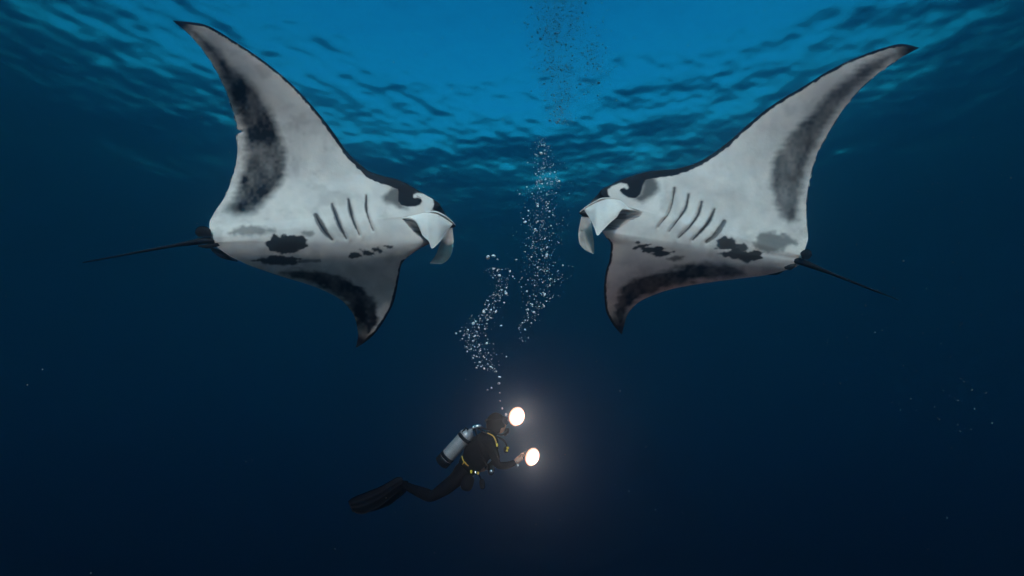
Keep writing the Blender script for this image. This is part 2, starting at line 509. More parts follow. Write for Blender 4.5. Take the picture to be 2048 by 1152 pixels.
A = 4.9      # distance of the manta with the nicked wing
left = dict(
    label='manta ray with nicked raised wing and one large rounded dark belly blotch',
    seed=1.0, base=(640, 470, A + 0.2), side=1.0, flip=False, mid=13.5, bw=4.6, notch=(12, 18), dist=A, zero=434,
    lean=[(41, 34), (100, 32), (160, 29), (230, 23), (300, 12), (350, 0), (390, -10), (425, -10), (445, -2), (465, 12), (485, 27), (505, 40), (525, 49), (560, 53), (620, 51), (696, 46)],
    tail_off=[0, 0.02, 0.06, 0.09, 0.11, 0.12, 0.14, 0.16, 0.19, 0.22, 0.23, 0.23, 0.22, 0.215, 0.21, 0.205, 0.2, 0.19, 0.18, 0.175, 0.16, 0.14, 0.1, 0.06, 0.04, 0.02, 0.01, 0],
    belly=0.07, body_thick=0.30,
    back_dir=(0.0, 0.80, 0.60),
    stations=[
        ((346, 41), (346.5, 42)), ((399, 46.6), (384, 74.6)), ((482, 91), (431.5, 141)),
        ((570, 156), (455, 191)), ((635, 224), (467, 227)), ((665, 262), (473.5, 256)),
        ((694, 303), (474, 303)), ((720, 328), (470, 333)), ((739, 343), (462, 360)),
        ((760, 350), (450, 392)), ((800, 361), (428, 426)), ((846, 387), (419, 446)),
        ((880, 410), (419, 458)), ((866, 420), (420, 464)), ((835, 429), (421, 469)),
        ((806, 437), (422, 474)), ((818, 453), (423, 479)), ((832, 467), (424, 484)),
        ((848, 483), (428, 489)), ((842, 493), (437, 496)), ((822, 509), (455, 509)),
        ((803, 529), (490, 527)), ((797, 559), (560, 552)), ((789, 599), (640, 578)),
        ((771, 637), (690, 607)), ((746, 671), (711, 640)), ((725, 688), (716, 671)),
        ((711, 696), (711.5, 695))],
    ragged=lambda S: np.interp(S, [0, 2, 9, 10, 30], [0, 1, 1, 0, 0]), nick=(474, 263.5, 3.2),
    te_line=lambda S: np.interp(S, [0, 9, 12, 20, 22, 27], [1, 1, 0, 0, 1, 1]),
    le_band=[(0, 5), (2, 4), (4, 4.5), (6, 6), (7, 8), (8, 10), (9, 14), (10, 17), (10.7, 12), (11.5, 4), (12, 2), (13, 0), (18, 0), (20, 1), (21, 3), (24, 3.5), (27, 5)],
    gills=[[(631.6, 430.6, 4.5), (643, 452, 6.5), (652, 466, 5), (664, 479, 1.5)],
           [(664, 409, 2.5), (672, 432, 4.5), (681, 455, 4), (692.5, 477, .8)],
           [(697, 399, 2.5), (701, 422, 4), (708, 446, 2.2), (719, 470, .6)],
           [(732.5, 391.5, 1.6), (732, 413, 2.4), (737, 436, 1.0), (746, 461, .5)]],
    n_slits=4,
    patches=[
        ([(372, 56), (420, 108), (447, 158), (470, 213), (487, 262), (490, 310), (486, 345), (470, 385), (448, 420), (470, 432), (511, 424),
          (536, 396), (558, 374), (570, 349), (571, 320), (568, 295), (558, 262), (541, 221), (510, 176), (464, 132), (425, 92), (392, 58)], 13, 0.90, 2.0, 'band'),
        (z3([(395, 200), (700, 300), (690, 352), (600, 345), (560, 370), (565, 398), (605, 392), (640, 405), (650, 432), (630, 468), (580, 488), (500, 492), (430, 475), (395, 430), (400, 340), (380, 265)]), 1.6, 1.0, 0.5, 'p'),
        (z3([(285, 330), (350, 275), (400, 262), (430, 300), (430, 480), (490, 505), (410, 500), (340, 452), (245, 430), (240, 380)]), 7, 0.8, 2.0, 'p'),
        (z3([(768, 385), (900, 420), (940, 600), (860, 555), (750, 520), (768, 478), (780, 430)]), 1.6, 1.0, 0.4, 'p'),
        (z3([(690, 352), (760, 385), (770, 440), (745, 500), (640, 490), (655, 430), (640, 398), (600, 372), (562, 392), (562, 362), (600, 346)]), 1.6, 0.95, 0.4, 'erase'),
        (blob(574, 487, 40, 20, 4, 22, .16), 2.3, 0.97, 3.4, 'p'),
        (blob(556, 521, 50, 8, 5, 20, .25, .02), 2.6, 0.95, 2.0, 'p'),
        (blob(617, 467, 13, 5, 6, 12), 3.9, 0.6, 2.0, 'p'), (blob(618, 522, 22, 4, 7, 12), 3.2, 0.7, 1.6, 'p'),
        (blob(500, 462, 42, 9, 8, 16, .2, -.05), 6.5, 0.62, 3.4, 'p'),
        (blob(711, 511, 13, 6, 9, 14, .2), 2.0, 0.95, 1.6, 'p'), (blob(735, 506, 15, 6.5, 10, 14, .35, .4), 2.0, 0.97, 2.0, 'p'),
        (blob(755, 500, 13, 6, 11, 14, .35, .4), 2.0, 0.97, 2.0, 'p'), (blob(777, 494, 11, 5, 12, 14, .3, .3), 2.0, 0.95, 1.6, 'p'),
        ([(562, 545), (599, 536), (646, 541), (692, 556), (730, 581), (752, 606), (757, 640), (740, 672), (711, 700), (712, 640), (692, 604), (661, 582), (624, 566), (585, 556)], 7, 0.93, 2.5, 'band'),
    ],
    tips=[((346, 41), 85), ((711, 696), 75)],
    eye=(840, 401, 0.017),
    upper_jaw=[(12, 880.5, 410.5, A + .12), (13, 893, 430, A + .16), (14, 905, 443, A + .20), (15, 912, 452, A + .26), (16, 896, 462, A + .36), (17, 872, 471, A + .42), (18, 860, 487, A + .40), (19, 846, 494, A + .42)],
    fins=[
        ([(797, 436.5, A - .0), (823, 431, A - .04), (850, 424, A - .04), (869, 425, A - .02), (888, 434, A + .03), (905, 448, A + .08)],
         [(797, 437, A - .0), (815, 439.5, A - .02), (831, 445, A - .07), (838, 455, A - .10), (845, 471, A - .12), (857, 482, A - .13), (864, 497, A - .12), (879, 484, A - .08), (891, 467, A + .0), (905, 449, A + .08)],
         0.014, 0.03, lambda u, v: 0.0 * u),
        ([(890, 458, A + .22), (884, 477, A + .22), (878, 493, A + .22), (871, 511, A + .21), (860, 525.5, A + .2)],
         [(905, 455, A + .24), (907, 482, A + .27), (904.5, 503, A + .27), (896, 519, A + .25), (880, 528, A + .22), (860, 526.5, A + .2)],
         0.014, -0.04, lambda u, v: 0.52 * sstep(470, 490, v) * sstep(0, 6, np.minimum(np.abs(u - 907), 530 - v)) + 0.05 * vnoise(u / 6, v / 6, 3)),
    ],
    lip=[(848, 424, A - .04), (868, 423.5, A - .03), (884, 429, A + .0), (899, 439, A + .05), (911, 450.5, A + .1)],
    tail=[(446, 482, A + .25), (430, 481.5, A + .23), (412, 481, A + .22), (385, 485, A + .23), (300, 500, A + .3), (166, 525, A + .62)],
    tail_r=[0.035, 0.030, 0.015, 0.006],
    fin_names=['dorsal_fin', 'pelvic_fin', 'pelvic_fin'],
    small_fins=[
        ([(421, 459, A + .17), (414, 454, A + .18), (401, 452.5, A + .2), (392, 458, A + .21), (390, 464, A + .21)],
         [(424, 474, A + .17), (412, 474, A + .18), (401, 474, A + .2), (392, 470, A + .21), (390, 465, A + .21)], 0.03),
        ([(436, 486, A + .14), (415, 488, A + .16), (396, 490.5, A + .18)], [(440, 492, A + .14), (415, 497, A + .16), (396, 493, A + .18)], 0.02),
        ([(419, 494, A + .30), (440, 500, A + .32), (475, 518, A + .38)], [(424, 503, A + .30), (442, 516, A + .32), (475, 524, A + .38)], 0.02)],
)

B = 5.2      # distance of the other manta
right = dict(
    label='manta ray with unbroken wing edge, five dark gill stripes and scattered small belly blotches',
    seed=4.0, base=(1400, 480, B + 0.2), side=-1.0, flip=True, mid=16.5, bw=5.0, notch=(15, 21), dist=B, zero=440,
    lean=[(95, 34), (150, 31), (220, 25), (290, 13), (345, 0), (385, -10), (425, -10), (450, -2), (472, 12), (492, 27), (510, 40), (530, 49), (560, 53), (610, 52), (669, 46)],
    tail_off=[0, 0.01, 0.03, 0.05, 0.07, 0.09, 0.11, 0.13, 0.15, 0.17, 0.19, 0.21, 0.22, 0.23, 0.23, 0.22, 0.215, 0.21, 0.205, 0.2, 0.19, 0.18, 0.17, 0.155, 0.13, 0.09, 0.06, 0.03, 0.01, 0],
    belly=0.07, body_thick=0.30,
    back_dir=(0.0, 0.80, 0.60),
    stations=[
        ((1838, 95), (1837.5, 96)), ((1803, 88), (1810, 111)), ((1766, 96), (1785, 127)),
        ((1719, 113), (1745, 156)), ((1664, 138), (1712, 188)), ((1610, 171), (1679, 231)),
        ((1548, 208), (1650, 279)), ((1504, 242), (1632, 315)), ((1460, 281), (1622, 350)),
        ((1424, 308), (1616, 382)), ((1387, 328), (1613, 412)), ((1347, 338), (1613.5, 440)),
        ((1302, 342), (1615, 460)), ((1254, 355), (1616, 476)), ((1222, 369), (1613, 488)),
        ((1200, 384), (1610, 497)), ((1215, 398), (1608, 503)), ((1250, 412), (1607, 507)),
        ((1284, 426), (1606, 511)), ((1257, 444), (1605, 515)), ((1230, 459), (1605, 519)),  # mouth notch follows the near fin's cast shadow; dark lining stands for it
        ((1207, 464), (1604, 523)), ((1213, 474), (1600, 529)), ((1222, 489), (1575, 539)),
        ((1219, 519), (1528, 551)), ((1211, 546), (1440, 562)), ((1208, 579), (1345, 578)),
        ((1211, 616), (1276, 606)), ((1223, 645), (1254, 632)), ((1243, 669), (1243.5, 668))],
    ragged=lambda S: np.interp(S, [0, 2, 10, 12, 30], [0, 1, 1, 0, 0]),
    te_line=lambda S: np.interp(S, [0, 11, 13, 22, 24, 29], [1, 1, 0, 0, 1, 1]),
    le_band=[(0, 5), (3, 3.5), (6, 4.5), (9, 6), (10, 8), (11, 12), (12, 14), (12.7, 15), (13.5, 8), (14.3, 2), (15, 2), (16, 0), (21, 0), (22, 1), (23, 3), (26, 3), (29, 5)],
    gills=[[(1349, 377, 2.6), (1347, 392, 1.8), (1341, 419, .9), (1316, 454, .4)],
           [(1377, 389, 1.8), (1373, 412, 2.8), (1360, 434, 1.6), (1339, 462, .7)],
           [(1403.6, 404, 2.2), (1398, 425, 2.8), (1384, 448, 1.8), (1358, 475, .7)],
           [(1429, 419, 1.8), (1419, 441, 4), (1407, 457, 3.2), (1385, 480, .8)],
           [(1449, 443, 3.5), (1438, 460, 5), (1427, 473, 4), (1413, 484, 3)]],
    n_slits=4,
    patches=[
        ([(1830, 93), (1790, 118), (1748, 146), (1712, 176), (1678, 218), (1648, 262), (1622, 310), (1605, 362), (1598, 410), (1594, 440), (1578, 446), (1562, 432), (1549, 405), (1542, 370),
          (1545, 340), (1556, 305), (1576, 272), (1606, 240), (1640, 205), (1680, 165), (1725, 130), (1780, 104)], 12, 0.80, 2.0, 'band'),
        (z4([(560, 120), (800, 100), (800, 210), (760, 290), (740, 360), (690, 400), (610, 395), (540, 350), (518, 320), (535, 295), (570, 285), (595, 310), (612, 290), (590, 245), (545, 225)]), 1.6, 1.0, 0.5, 'p'),
        (z4([(790, 175), (870, 165), (925, 240), (935, 300), (890, 335), (840, 395), (750, 440), (680, 410), (740, 350), (760, 280)]), 7, 0.82, 2.0, 'p'),
        (z4([(420, 240), (430, 268), (395, 310), (402, 360), (430, 395), (300, 410), (150, 540), (60, 500), (330, 270)]), 1.6, 1.0, 0.4, 'p'),
        (z4([(400, 330), (430, 278), (530, 238), (592, 250), (613, 292), (598, 308), (572, 285), (535, 297), (518, 320), (540, 352), (560, 390), (470, 390), (415, 375)]), 1.6, 0.95, 0.4, 'erase'),
        (blob(1455, 488, 20, 11, 24, 18, .22), 2.3, 0.93, 3.4, 'p'), (blob(1484, 510, 40, 12, 25, 20, .25, .12), 2.3, 0.95, 3.4, 'p'),
        (blob(1480, 499, 16, 10, 27, 12, .2), 2.6, 0.9, 2.7, 'p'), (blob(1550, 484, 46, 18, 26, 18, .15, -.03), 6.5, 0.72, 3.4, 'p'),
        (blob(1432, 497, 4, 2, 28, 10), 2.0, 0.7, 1.1, 'p'),
        (blob(1275, 485, 7, 3, 29, 12), 1.8, 0.9, 1.4, 'p'), (blob(1284, 492, 18, 4, 30, 14, .3, -.2), 1.8, 0.95, 1.6, 'p'),
        (blob(1306, 499, 23, 6, 31, 16, .3, -.1), 1.8, 0.97, 2.0, 'p'), (blob(1326, 507, 22, 5, 32, 16, .3, -.15), 1.8, 0.97, 1.6, 'p'),
        (blob(1352, 517, 16, 5, 33, 14, .25, -.05), 3.2, 0.75, 1.6, 'p'),
        ([(1243, 672), (1228, 630), (1234, 590), (1256, 566), (1290, 552), (1330, 538), (1370, 530), (1410, 525), (1450, 527), (1485, 540), (1490, 549), (1440, 555), (1389, 563), (1339, 572), (1303, 583), (1273, 599), (1252, 628)], 7, 0.93, 2.5, 'band'),
    ],
    tips=[((1838, 95), 95), ((1243, 669), 75)],
    eye=(1243, 381, 0.017),
    upper_jaw=[(15, 1199, 385, B + .12), (16, 1181, 404, B + .16), (17, 1168, 416, B + .20), (18, 1158, 426, B + .26), (19, 1172, 438, B + .36), (20, 1192, 448, B + .42), (21, 1205, 464, B + .40), (22, 1212, 475, B + .42)],
    fins=[
        ([(1286, 425.5, B - .0), (1258, 415, B - .03), (1239, 399, B - .04), (1218, 396, B - .03), (1195, 402, B + .01), (1168, 418, B + .08)],
         [(1286, 426.5, B - .0), (1262, 421, B - .03), (1242, 421.5, B - .08), (1235, 433, B - .11), (1222, 444, B - .12), (1207, 459, B - .13), (1195, 471, B - .12), (1189, 457, B - .09), (1183, 443, B - .02), (1168, 419, B + .08)],
         0.014, 0.03, lambda u, v: 0.0 * u),
        ([(1163, 433, B + .24), (1157, 466, B + .27), (1158, 483, B + .27), (1168, 498, B + .25), (1187, 508, B + .22)],
         [(1180, 434, B + .22), (1184, 452, B + .22), (1186.5, 474, B + .22), (1188.5, 497, B + .21), (1188, 507, B + .21)],
         0.014, -0.04, lambda u, v: 0.52 * sstep(450, 472, v) * sstep(0, 6, np.minimum(np.abs(u - 1157), 510 - v)) + 0.05 * vnoise(u / 6, v / 6, 3)),
    ],
    lip=[(1222, 396, B - .03), (1206, 397, B - .02), (1190, 404, B + .01), (1174, 413, B + .06), (1160, 424, B + .1)],
    tail=[(1584, 519, B + .25), (1594, 521, B + .23), (1610, 526.5, B + .22), (1632, 535, B + .23), (1710, 566, B + .32), (1797, 600, B + .55)],
    tail_r=[0.035, 0.030, 0.015, 0.006],
    fin_names=['dorsal_fin', 'pelvic_fin', 'pelvic_fin'],
    small_fins=[
        ([(1600, 506, B + .15), (1606, 501, B + .16), (1614, 498.5, B + .18), (1622, 503, B + .2), (1624, 509, B + .2)],
         [(1603, 516, B + .15), (1608, 519, B + .16), (1614, 519, B + .18), (1621, 515, B + .2), (1624, 510, B + .2)], 0.03),
        ([(1530, 546, B + .40), (1550, 540, B + .36), (1572, 538, B + .32)], [(1534, 550, B + .40), (1550, 550, B + .36), (1572, 540, B + .32)], 0.02),
        ([(1568, 534, B + .24), (1580, 529, B + .2), (1592, 527, B + .18)], [(1570, 538, B + .24), (1580, 540, B + .2), (1592, 532, B + .18)], 0.02)],
)
build_manta(left)
build_manta(right)

# ---------------------------------------------------------------- diver
DD = 6.8
M_SUIT = plain('black_neoprene', (0.003, 0.003, 0.004), 0.9, spec=0.02, scale=60)
M_HOOD = plain('black_hood', (0.008, 0.006, 0.005), 0.9, spec=0.03, scale=60)
M_RUBBER = plain('black_rubber', (0.004, 0.004, 0.005), 0.6, spec=0.05)
M_TANK = plain('painted_grey_steel', (0.30, 0.31, 0.32), 0.42, metal=0.35, var=0.3, scale=22)
M_CHROME = plain('chrome', (0.75, 0.75, 0.75), 0.18, metal=1.0, var=0.1)
M_YELLOW = plain('yellow_plastic', (0.75, 0.62, 0.03), 0.4, var=0.15)
M_WEBBING = plain('yellow_webbing', (0.55, 0.36, 0.04), 0.7, var=0.2)
M_SKIN = plain('skin', (0.42, 0.26, 0.18), 0.55, var=0.12, scale=80)
M_GLASS = plain('mask_lens', (0.05, 0.06, 0.07), 0.05)

def q(u, v, side=0.0):
    """a point on the diver: pixel of the photograph, side = metres towards the camera (-) or away (+)"""
    return PV(u, v, DD + side)

def skin_body(name, joints, edges, root, material, parent, levels=2):
    me = bpy.data.meshes.new(name)
    names = list(joints)
    me.from_pydata([joints[k][0] for k in names], [(names.index(a), names.index(b)) for a, b in edges], [])
    me.materials.append(material)
    o = bpy.data.objects.new(name, me); col.objects.link(o)
    sm = o.modifiers.new('skin', 'SKIN'); sm.use_smooth_shade = True
    sub = o.modifiers.new('sub', 'SUBSURF'); sub.levels = levels; sub.render_levels = levels
    for i, k in enumerate(names):
        r = joints[k][1]
        me.skin_vertices[0].data[i].radius = r if isinstance(r, tuple) else (r, r)
        me.skin_vertices[0].data[i].use_root = (k == root)
    if parent:
        o.parent = parent; o.matrix_parent_inverse = Matrix.Translation(-parent.location)
    return o

diver = empty('person', q(930, 950), 'scuba diver in black wetsuit and hood swimming level, one arm stretched forward', 'person')
J = {
    'pelvis': (q(927, 944), (0.135, 0.125)), 'waist': (q(946, 922), (0.13, 0.12)), 'chest': (q(965, 898), (0.145, 0.145)),
    'collar': (q(978, 880), (0.115, 0.115)), 'neck': (q(986, 868), 0.062), 'skull': (q(992, 850), 0.085), 'crown': (q(994, 838), 0.07),
    'sh_n': (q(979, 886, -0.17), 0.068), 'el_n': (q(996, 932, -0.27), 0.050), 'fo_n': (q(1015, 931, -0.26), 0.046), 'wr_n': (q(1032, 924, -0.22), 0.034),
    'sh_f': (q(981, 884, 0.17), 0.068), 'el_f': (q(994, 918, 0.26), 0.050), 'fo_f': (q(984, 930, 0.24), 0.045), 'wr_f': (q(970, 938, 0.18), 0.034),
    'hip_n': (q(917, 955, -0.09), 0.098), 'th_n': (q(888, 978, -0.10), 0.088), 'kn_n': (q(860, 996, -0.10), 0.064), 'ca_n': (q(836, 984, -0.10), 0.060), 'an_n': (q(806, 969, -0.10), 0.042),
    'hl_n': (q(798, 962, -0.10), 0.05), 'to_n': (q(774, 985, -0.10), 0.04),
    'hip_f': (q(919, 953, 0.10), 0.098), 'th_f': (q(893, 976, 0.11), 0.088), 'kn_f': (q(868, 992, 0.12), 0.064), 'ca_f': (q(844, 983, 0.12), 0.060), 'an_f': (q(815, 972, 0.12), 0.042),
    'hl_f': (q(808, 967, 0.12), 0.05), 'to_f': (q(785, 990, 0.12), 0.04),
}
E = [('pelvis', 'waist'), ('waist', 'chest'), ('chest', 'collar'), ('collar', 'neck'), ('neck', 'skull'), ('skull', 'crown')]
for s_ in 'nf':
    E += [('collar', 'sh_' + s_), ('sh_' + s_, 'el_' + s_), ('el_' + s_, 'fo_' + s_), ('fo_' + s_, 'wr_' + s_),
          ('pelvis', 'hip_' + s_), ('hip_' + s_, 'th_' + s_), ('th_' + s_, 'kn_' + s_), ('kn_' + s_, 'ca_' + s_), ('ca_' + s_, 'an_' + s_),
          ('an_' + s_, 'hl_' + s_), ('hl_' + s_, 'to_' + s_)]
skin_body('wetsuit', J, E, 'pelvis', M_SUIT, diver)

# hooded head with a face opening, mask and regulator
hc = np.array(q(991, 846))
hv, hf = ball((0, 0, 0), (1, 1, 1), 28, 20)
def head_shape(p):
    x, y, z = p
    w = np.array([0.118 * x, 0.092 * y, 0.130 * z])
    if x > 0.2 and z < 0: w[0] += 0.014 * (x - 0.2) * -z * 2          # jaw
    if x < 0: w[2] += 0.012 * x
    if z < -0.55: w[0] *= 0.86; w[1] *= 0.84
    return hc + w
mesh_obj('hood', [head_shape(p) for p in hv], hf, M_HOOD, diver)
def on_face(u, v, side=0.0): return np.array(q(u, v, side))
fv, ff = ball((0, 0, 0), (1, 1, 1), 20, 14)
fc = on_face(1001, 852)
face = mesh_obj('face', [fc + np.array([0.062 * p[0] + 0.010 * math.exp(-((p[2] - 0.1) / 0.25) ** 2 - (p[1] / 0.3) ** 2) * (p[0] > 0), 0.066 * p[1], 0.088 * p[2]]) for p in fv], ff, M_SKIN, diver)
mv, mf = ball((0, 0, 0), (1, 1, 1), 20, 12)
mc = on_face(1010, 842.5)
def boxy(p, e=0.45): return np.array([math.copysign(abs(c) ** e, c) for c in p])
mask = mesh_obj('dive_mask', [mc + boxy(p, .6) * np.array([0.034, 0.078, 0.040]) for p in mv], mf, M_RUBBER, diver)
for sd_ in (-1, 1):
    lc = mc + np.array([0.028, 0.036 * sd_, 0.0])
    mesh_obj('mask_lens', [lc + boxy(p, .6) * np.array([0.009, 0.031, 0.029]) for p in mv], mf, M_GLASS, mask)
st_ = [hc + np.array([0.121 * math.cos(w), 0.097 * math.sin(w), 0.028]) for w in np.linspace(0.5, 2 * math.pi - 0.5, 28)]
tube('mask_strap', st_, 0.010, M_RUBBER, diver, 8)
rc = on_face(1014, 861)
def lathe(name, origin, axis, prof, material, parent, seg=20):
    """surface of revolution; prof = list of (distance along axis, radius)"""
    ax = np.asarray(axis, float); ax /= np.linalg.norm(ax)
    a = np.cross(ax, [0.0, 0.3, 1.0]); a /= np.linalg.norm(a); b = np.cross(ax, a)
    o_ = np.asarray(origin, float)
    v = [o_ + ax * h + r * (math.cos(2 * math.pi * k / seg) * a + math.sin(2 * math.pi * k / seg) * b) for h, r in prof for k in range(seg)]
    n = len(prof)
    f = [(i * seg + k, i * seg + (k + 1) % seg, (i + 1) * seg + (k + 1) % seg, (i + 1) * seg + k) for i in range(n - 1) for k in range(seg)]
    f += [tuple(reversed(range(seg))), tuple((n - 1) * seg + k for k in range(seg))]
    return mesh_obj(name, v, f, material, parent)
reg = lathe('regulator', rc - np.array([0.03, 0, 0]), (1, 0, -0.15), [(0, 0.015), (0.012, 0.032), (0.03, 0.037), (0.048, 0.034), (0.055, 0.024), (0.057, 0.001)], M_RUBBER, diver)
for sd_ in (-1, 1):
    tube('exhaust_tee', [rc + np.array([-0.01, 0.01 * sd_, -0.03]), rc + np.array([-0.025, 0.05 * sd_, -0.045])], [0.016, 0.02], M_RUBBER, reg, 10)

# buoyancy vest: shaped shell round the torso
def vest():
    path = [(936, 934, .14, .165), (946, 921, .150, .185), (957, 906, .165, .20), (967, 893, .168, .20), (977, 881, .145, .185), (984, 873, .10, .14)]
    c = smooth_path([(a, b, r1, r2) for a, b, r1, r2 in path], 22)
    ctr = P(c[:, 0], c[:, 1], DD)
    axis = ctr[-1] - ctr[0]; axis /= np.linalg.norm(axis)
    lat = np.array([0.0, 1.0, 0.0]); lat -= axis * (lat @ axis); lat /= np.linalg.norm(lat)
    fwd = np.cross(lat, axis); seg = 28
    v = []
    for i in range(22):
        for k in range(seg):
            w = 2 * math.pi * k / seg
            r1, r2 = c[i, 2], c[i, 3]
            puff = 1 + 0.05 * math.sin(5 * w + i * 0.4) + 0.04 * math.sin(i * 1.1)
            v.append(ctr[i] + puff * (r1 * math.cos(w) * fwd + r2 * math.sin(w) * lat))
    f = [(i * seg + k, i * seg + (k + 1) % seg, (i + 1) * seg + (k + 1) % seg, (i + 1) * seg + k) for i in range(21) for k in range(seg)]
    f += [tuple(reversed(range(seg))), tuple(21 * seg + k for k in range(seg))]
    mesh_obj('buoyancy_vest', v, f, M_SUIT, diver)
vest()
def T(name, pts, r, m, parent=diver, n=20, seg=8):
    p = smooth_path(pts, n)
    return tube(name, P(p[:, 0], p[:, 1], DD + p[:, 2]), r, m, parent, seg)
T('shoulder_strap', [(975, 866, -.19), (985, 871, -.21), (991, 880, -.22), (993.5, 891, -.21)], 0.007, M_WEBBING)
T('waist_strap', [(923.5, 911, -.20), (926, 920, -.22), (930, 926, -.23), (937, 932, -.22)], 0.006, M_WEBBING)
T('waist_strap', [(925, 929, -.22), (929, 924, -.23), (933, 928, -.23)], 0.005, M_WEBBING)
for u, v_, m in ((994, 890, M_YELLOW), (942.5, 943.5, M_YELLOW), (956.5, 946.5, M_WEBBING), (951, 945, M_CHROME)):
    bv, bf = ball((0, 0, 0), (1, 1, 1), 10, 8)
    c = np.array(q(u, v_, -.235))
    mesh_obj('buckle', [c + boxy(p) * np.array([0.012, 0.012, 0.018]) for p in bv], bf, m, diver)
T('hose', [(952, 853, 0.02), (972, 858, -.10), (990, 866, -.16), (1004, 870, -.12), (1013, 863, -.03)], 0.011, M_RUBBER, n=26)
T('hose', [(953, 855, -0.02), (968, 864, -.16), (990, 872, -.20), (1006, 880, -.18), (1013, 890, -.15), (1015, 899, -.14)], 0.011, M_RUBBER, n=26)
T('hose', [(950, 856, 0.0), (955, 880, -.20), (965, 915, -.24), (975, 930, -.22), (982, 938, -.20)], 0.010, M_RUBBER, n=26)
octo = lathe('octopus_regulator', np.array(q(1009, 900, -.15)), (1, -0.75, 0.1), [(0, 0.02), (0.01, 0.036), (0.028, 0.040), (0.04, 0.036)], M_RUBBER, diver)
oc = np.array(q(1009, 900, -.15)); oax = np.array([1, -0.75, 0.1]) / np.linalg.norm([1, -0.75, 0.1])
for k, dz in ((0, 0.016), (1, -0.016)):
    bv, bf = ball((0, 0, 0), (1, 1, 1), 12, 8)
    c = oc + oax * 0.044 + np.array([0.004 - 0.010 * k, 0, dz])
    mesh_obj('octopus_cover', [c + boxy(p, .7) * np.array([0.016, 0.022, 0.014]) for p in bv], bf, M_YELLOW, octo)
def pod(name, u, v_, sd_, ru, rv, tilt, m, lens=None):
    c = np.array(q(u, v_, sd_)); bv, bf = ball((0, 0, 0), (1, 1, 1), 16, 12)
    R = Matrix.Rotation(tilt, 3, 'Y')
    o = mesh_obj(name, [c + np.array(R @ Vector(boxy(p, .75) * np.array([ru, ru * .8, rv]))) for p in bv], bf, m, diver)
    return o
g1 = pod('pressure_gauge', 983, 940, -.22, 0.038, 0.062, 0.2, M_RUBBER)
lathe('gauge_glass', np.array(q(983, 943, -.252)), (0.1, -1, -0.3), [(0, 0.026), (0.006, 0.026), (0.009, 0.001)], M_CHROME, g1)
T('hose', [(950, 940, -.20), (958, 950, -.22), (963, 960, -.2)], 0.009, M_RUBBER)
g2 = pod('depth_gauge', 964.5, 968, -.18, 0.034, 0.060, -0.15, M_RUBBER)
g3 = pod('pocket', 935, 966, -.16, 0.075, 0.095, 0.3, M_SUIT)
T('lanyard', [(1033, 922, -.25), (1035, 928, -.26), (1037.5, 932, -.26)], 0.004, M_RUBBER)
lathe('wrist_computer', np.array(q(1036, 931, -.25)), (0.1, -1, -0.2), [(0, 0.018), (0.012, 0.020), (0.02, 0.016)], M_CHROME, diver)

# swim fins
def swim_fin(pts_top, pts_bot, sd_, thick):
    a, b = smooth_path(pts_top, 26), smooth_path(pts_bot, 26)
    m_ = 15; G = []
    qq = np.linspace(0, 1, m_)[None, :, None]
    A_ = a[:, None, :] * (1 - qq) + b[:, None, :] * qq
    x = np.linspace(0, 1, 26)[:, None]
    rib = 0.012 * (np.cos(qq[..., 0] * 2 * math.pi * 3) > 0.75)
    th = thick * (1 - 0.75 * x) * np.sin(math.pi * np.clip(qq[..., 0], .03, .97)) ** 0.4 + 0.004 + rib
    F_ = P(A_[..., 0], A_[..., 1], DD + sd_ - th); H_ = P(A_[..., 0], A_[..., 1], DD + sd_ + th)
    n = 26; v = np.concatenate([F_.reshape(-1, 3), H_.reshape(-1, 3)])
    f = [grid_faces(n, m_), grid_faces(n, m_, True, n * m_)]
    rim = [i * m_ for i in range(n)] + [(n - 1) * m_ + j for j in range(1, m_)] + [i * m_ + m_ - 1 for i in range(n - 2, -1, -1)] + list(range(m_ - 2, 0, -1))
    rim = np.array(rim); r2 = np.roll(rim, -1)
    f.append(np.stack([r2, rim, rim + n * m_, r2 + n * m_], 1))
    return fast_mesh('swim_fin', v, np.concatenate(f), M_RUBBER, diver)
swim_fin([(805, 955), (797, 954), (780, 962), (760, 973), (730, 985), (704, 996), (696, 1003)], [(806, 972), (797, 983), (783, 994), (768, 1007), (745, 1020), (722, 1029), (704, 1023)], -0.10, 0.055)
swim_fin([(816, 962), (808, 961), (792, 968), (772, 979), (744, 991), (722, 1001), (716, 1006)], [(817, 978), (808, 988), (794, 999), (780, 1010), (758, 1019), (737, 1024), (722, 1018)], 0.12, 0.055)

# hand: palm and five fingers curled round the torch handle
hd = {}
def hp(u, v_, s_): return q(u, v_, s_)
hd['wrist'] = (hp(1030, 925, -.22), 0.032); hd['palm'] = (hp(1038, 918, -.22), (0.030, 0.040)); hd['knuck'] = (hp(1045, 913, -.22), (0.022, 0.040))
HE = [('wrist', 'palm'), ('palm', 'knuck')]
hand = skin_body('hand', hd, HE, 'palm', M_SKIN, diver)
for i, (s0, ln) in enumerate(((-.26, .9), (-.235, 1.0), (-.21, .95), (-.185, .8))):
    fd = {'a': (hp(1044, 913 - i * .3, s0), 0.0105), 'b': (hp(1044 + 6 * ln, 909.5, s0 - .012), 0.010), 'c': (hp(1044 + 8.5 * ln, 915, s0 - .014), 0.009), 'd': (hp(1044 + 5.5 * ln, 919, s0 - .004), 0.008)}
    skin_body('finger', fd, [('a', 'b'), ('b', 'c'), ('c', 'd')], 'a', M_SKIN, hand, 2)
skin_body('thumb', {'a': (hp(1039, 914, -.255), 0.012), 'b': (hp(1043, 907.5, -.265), 0.011), 'c': (hp(1049, 906.5, -.255), 0.009)}, [('a', 'b'), ('b', 'c')], 'a', M_SKIN, hand, 2)
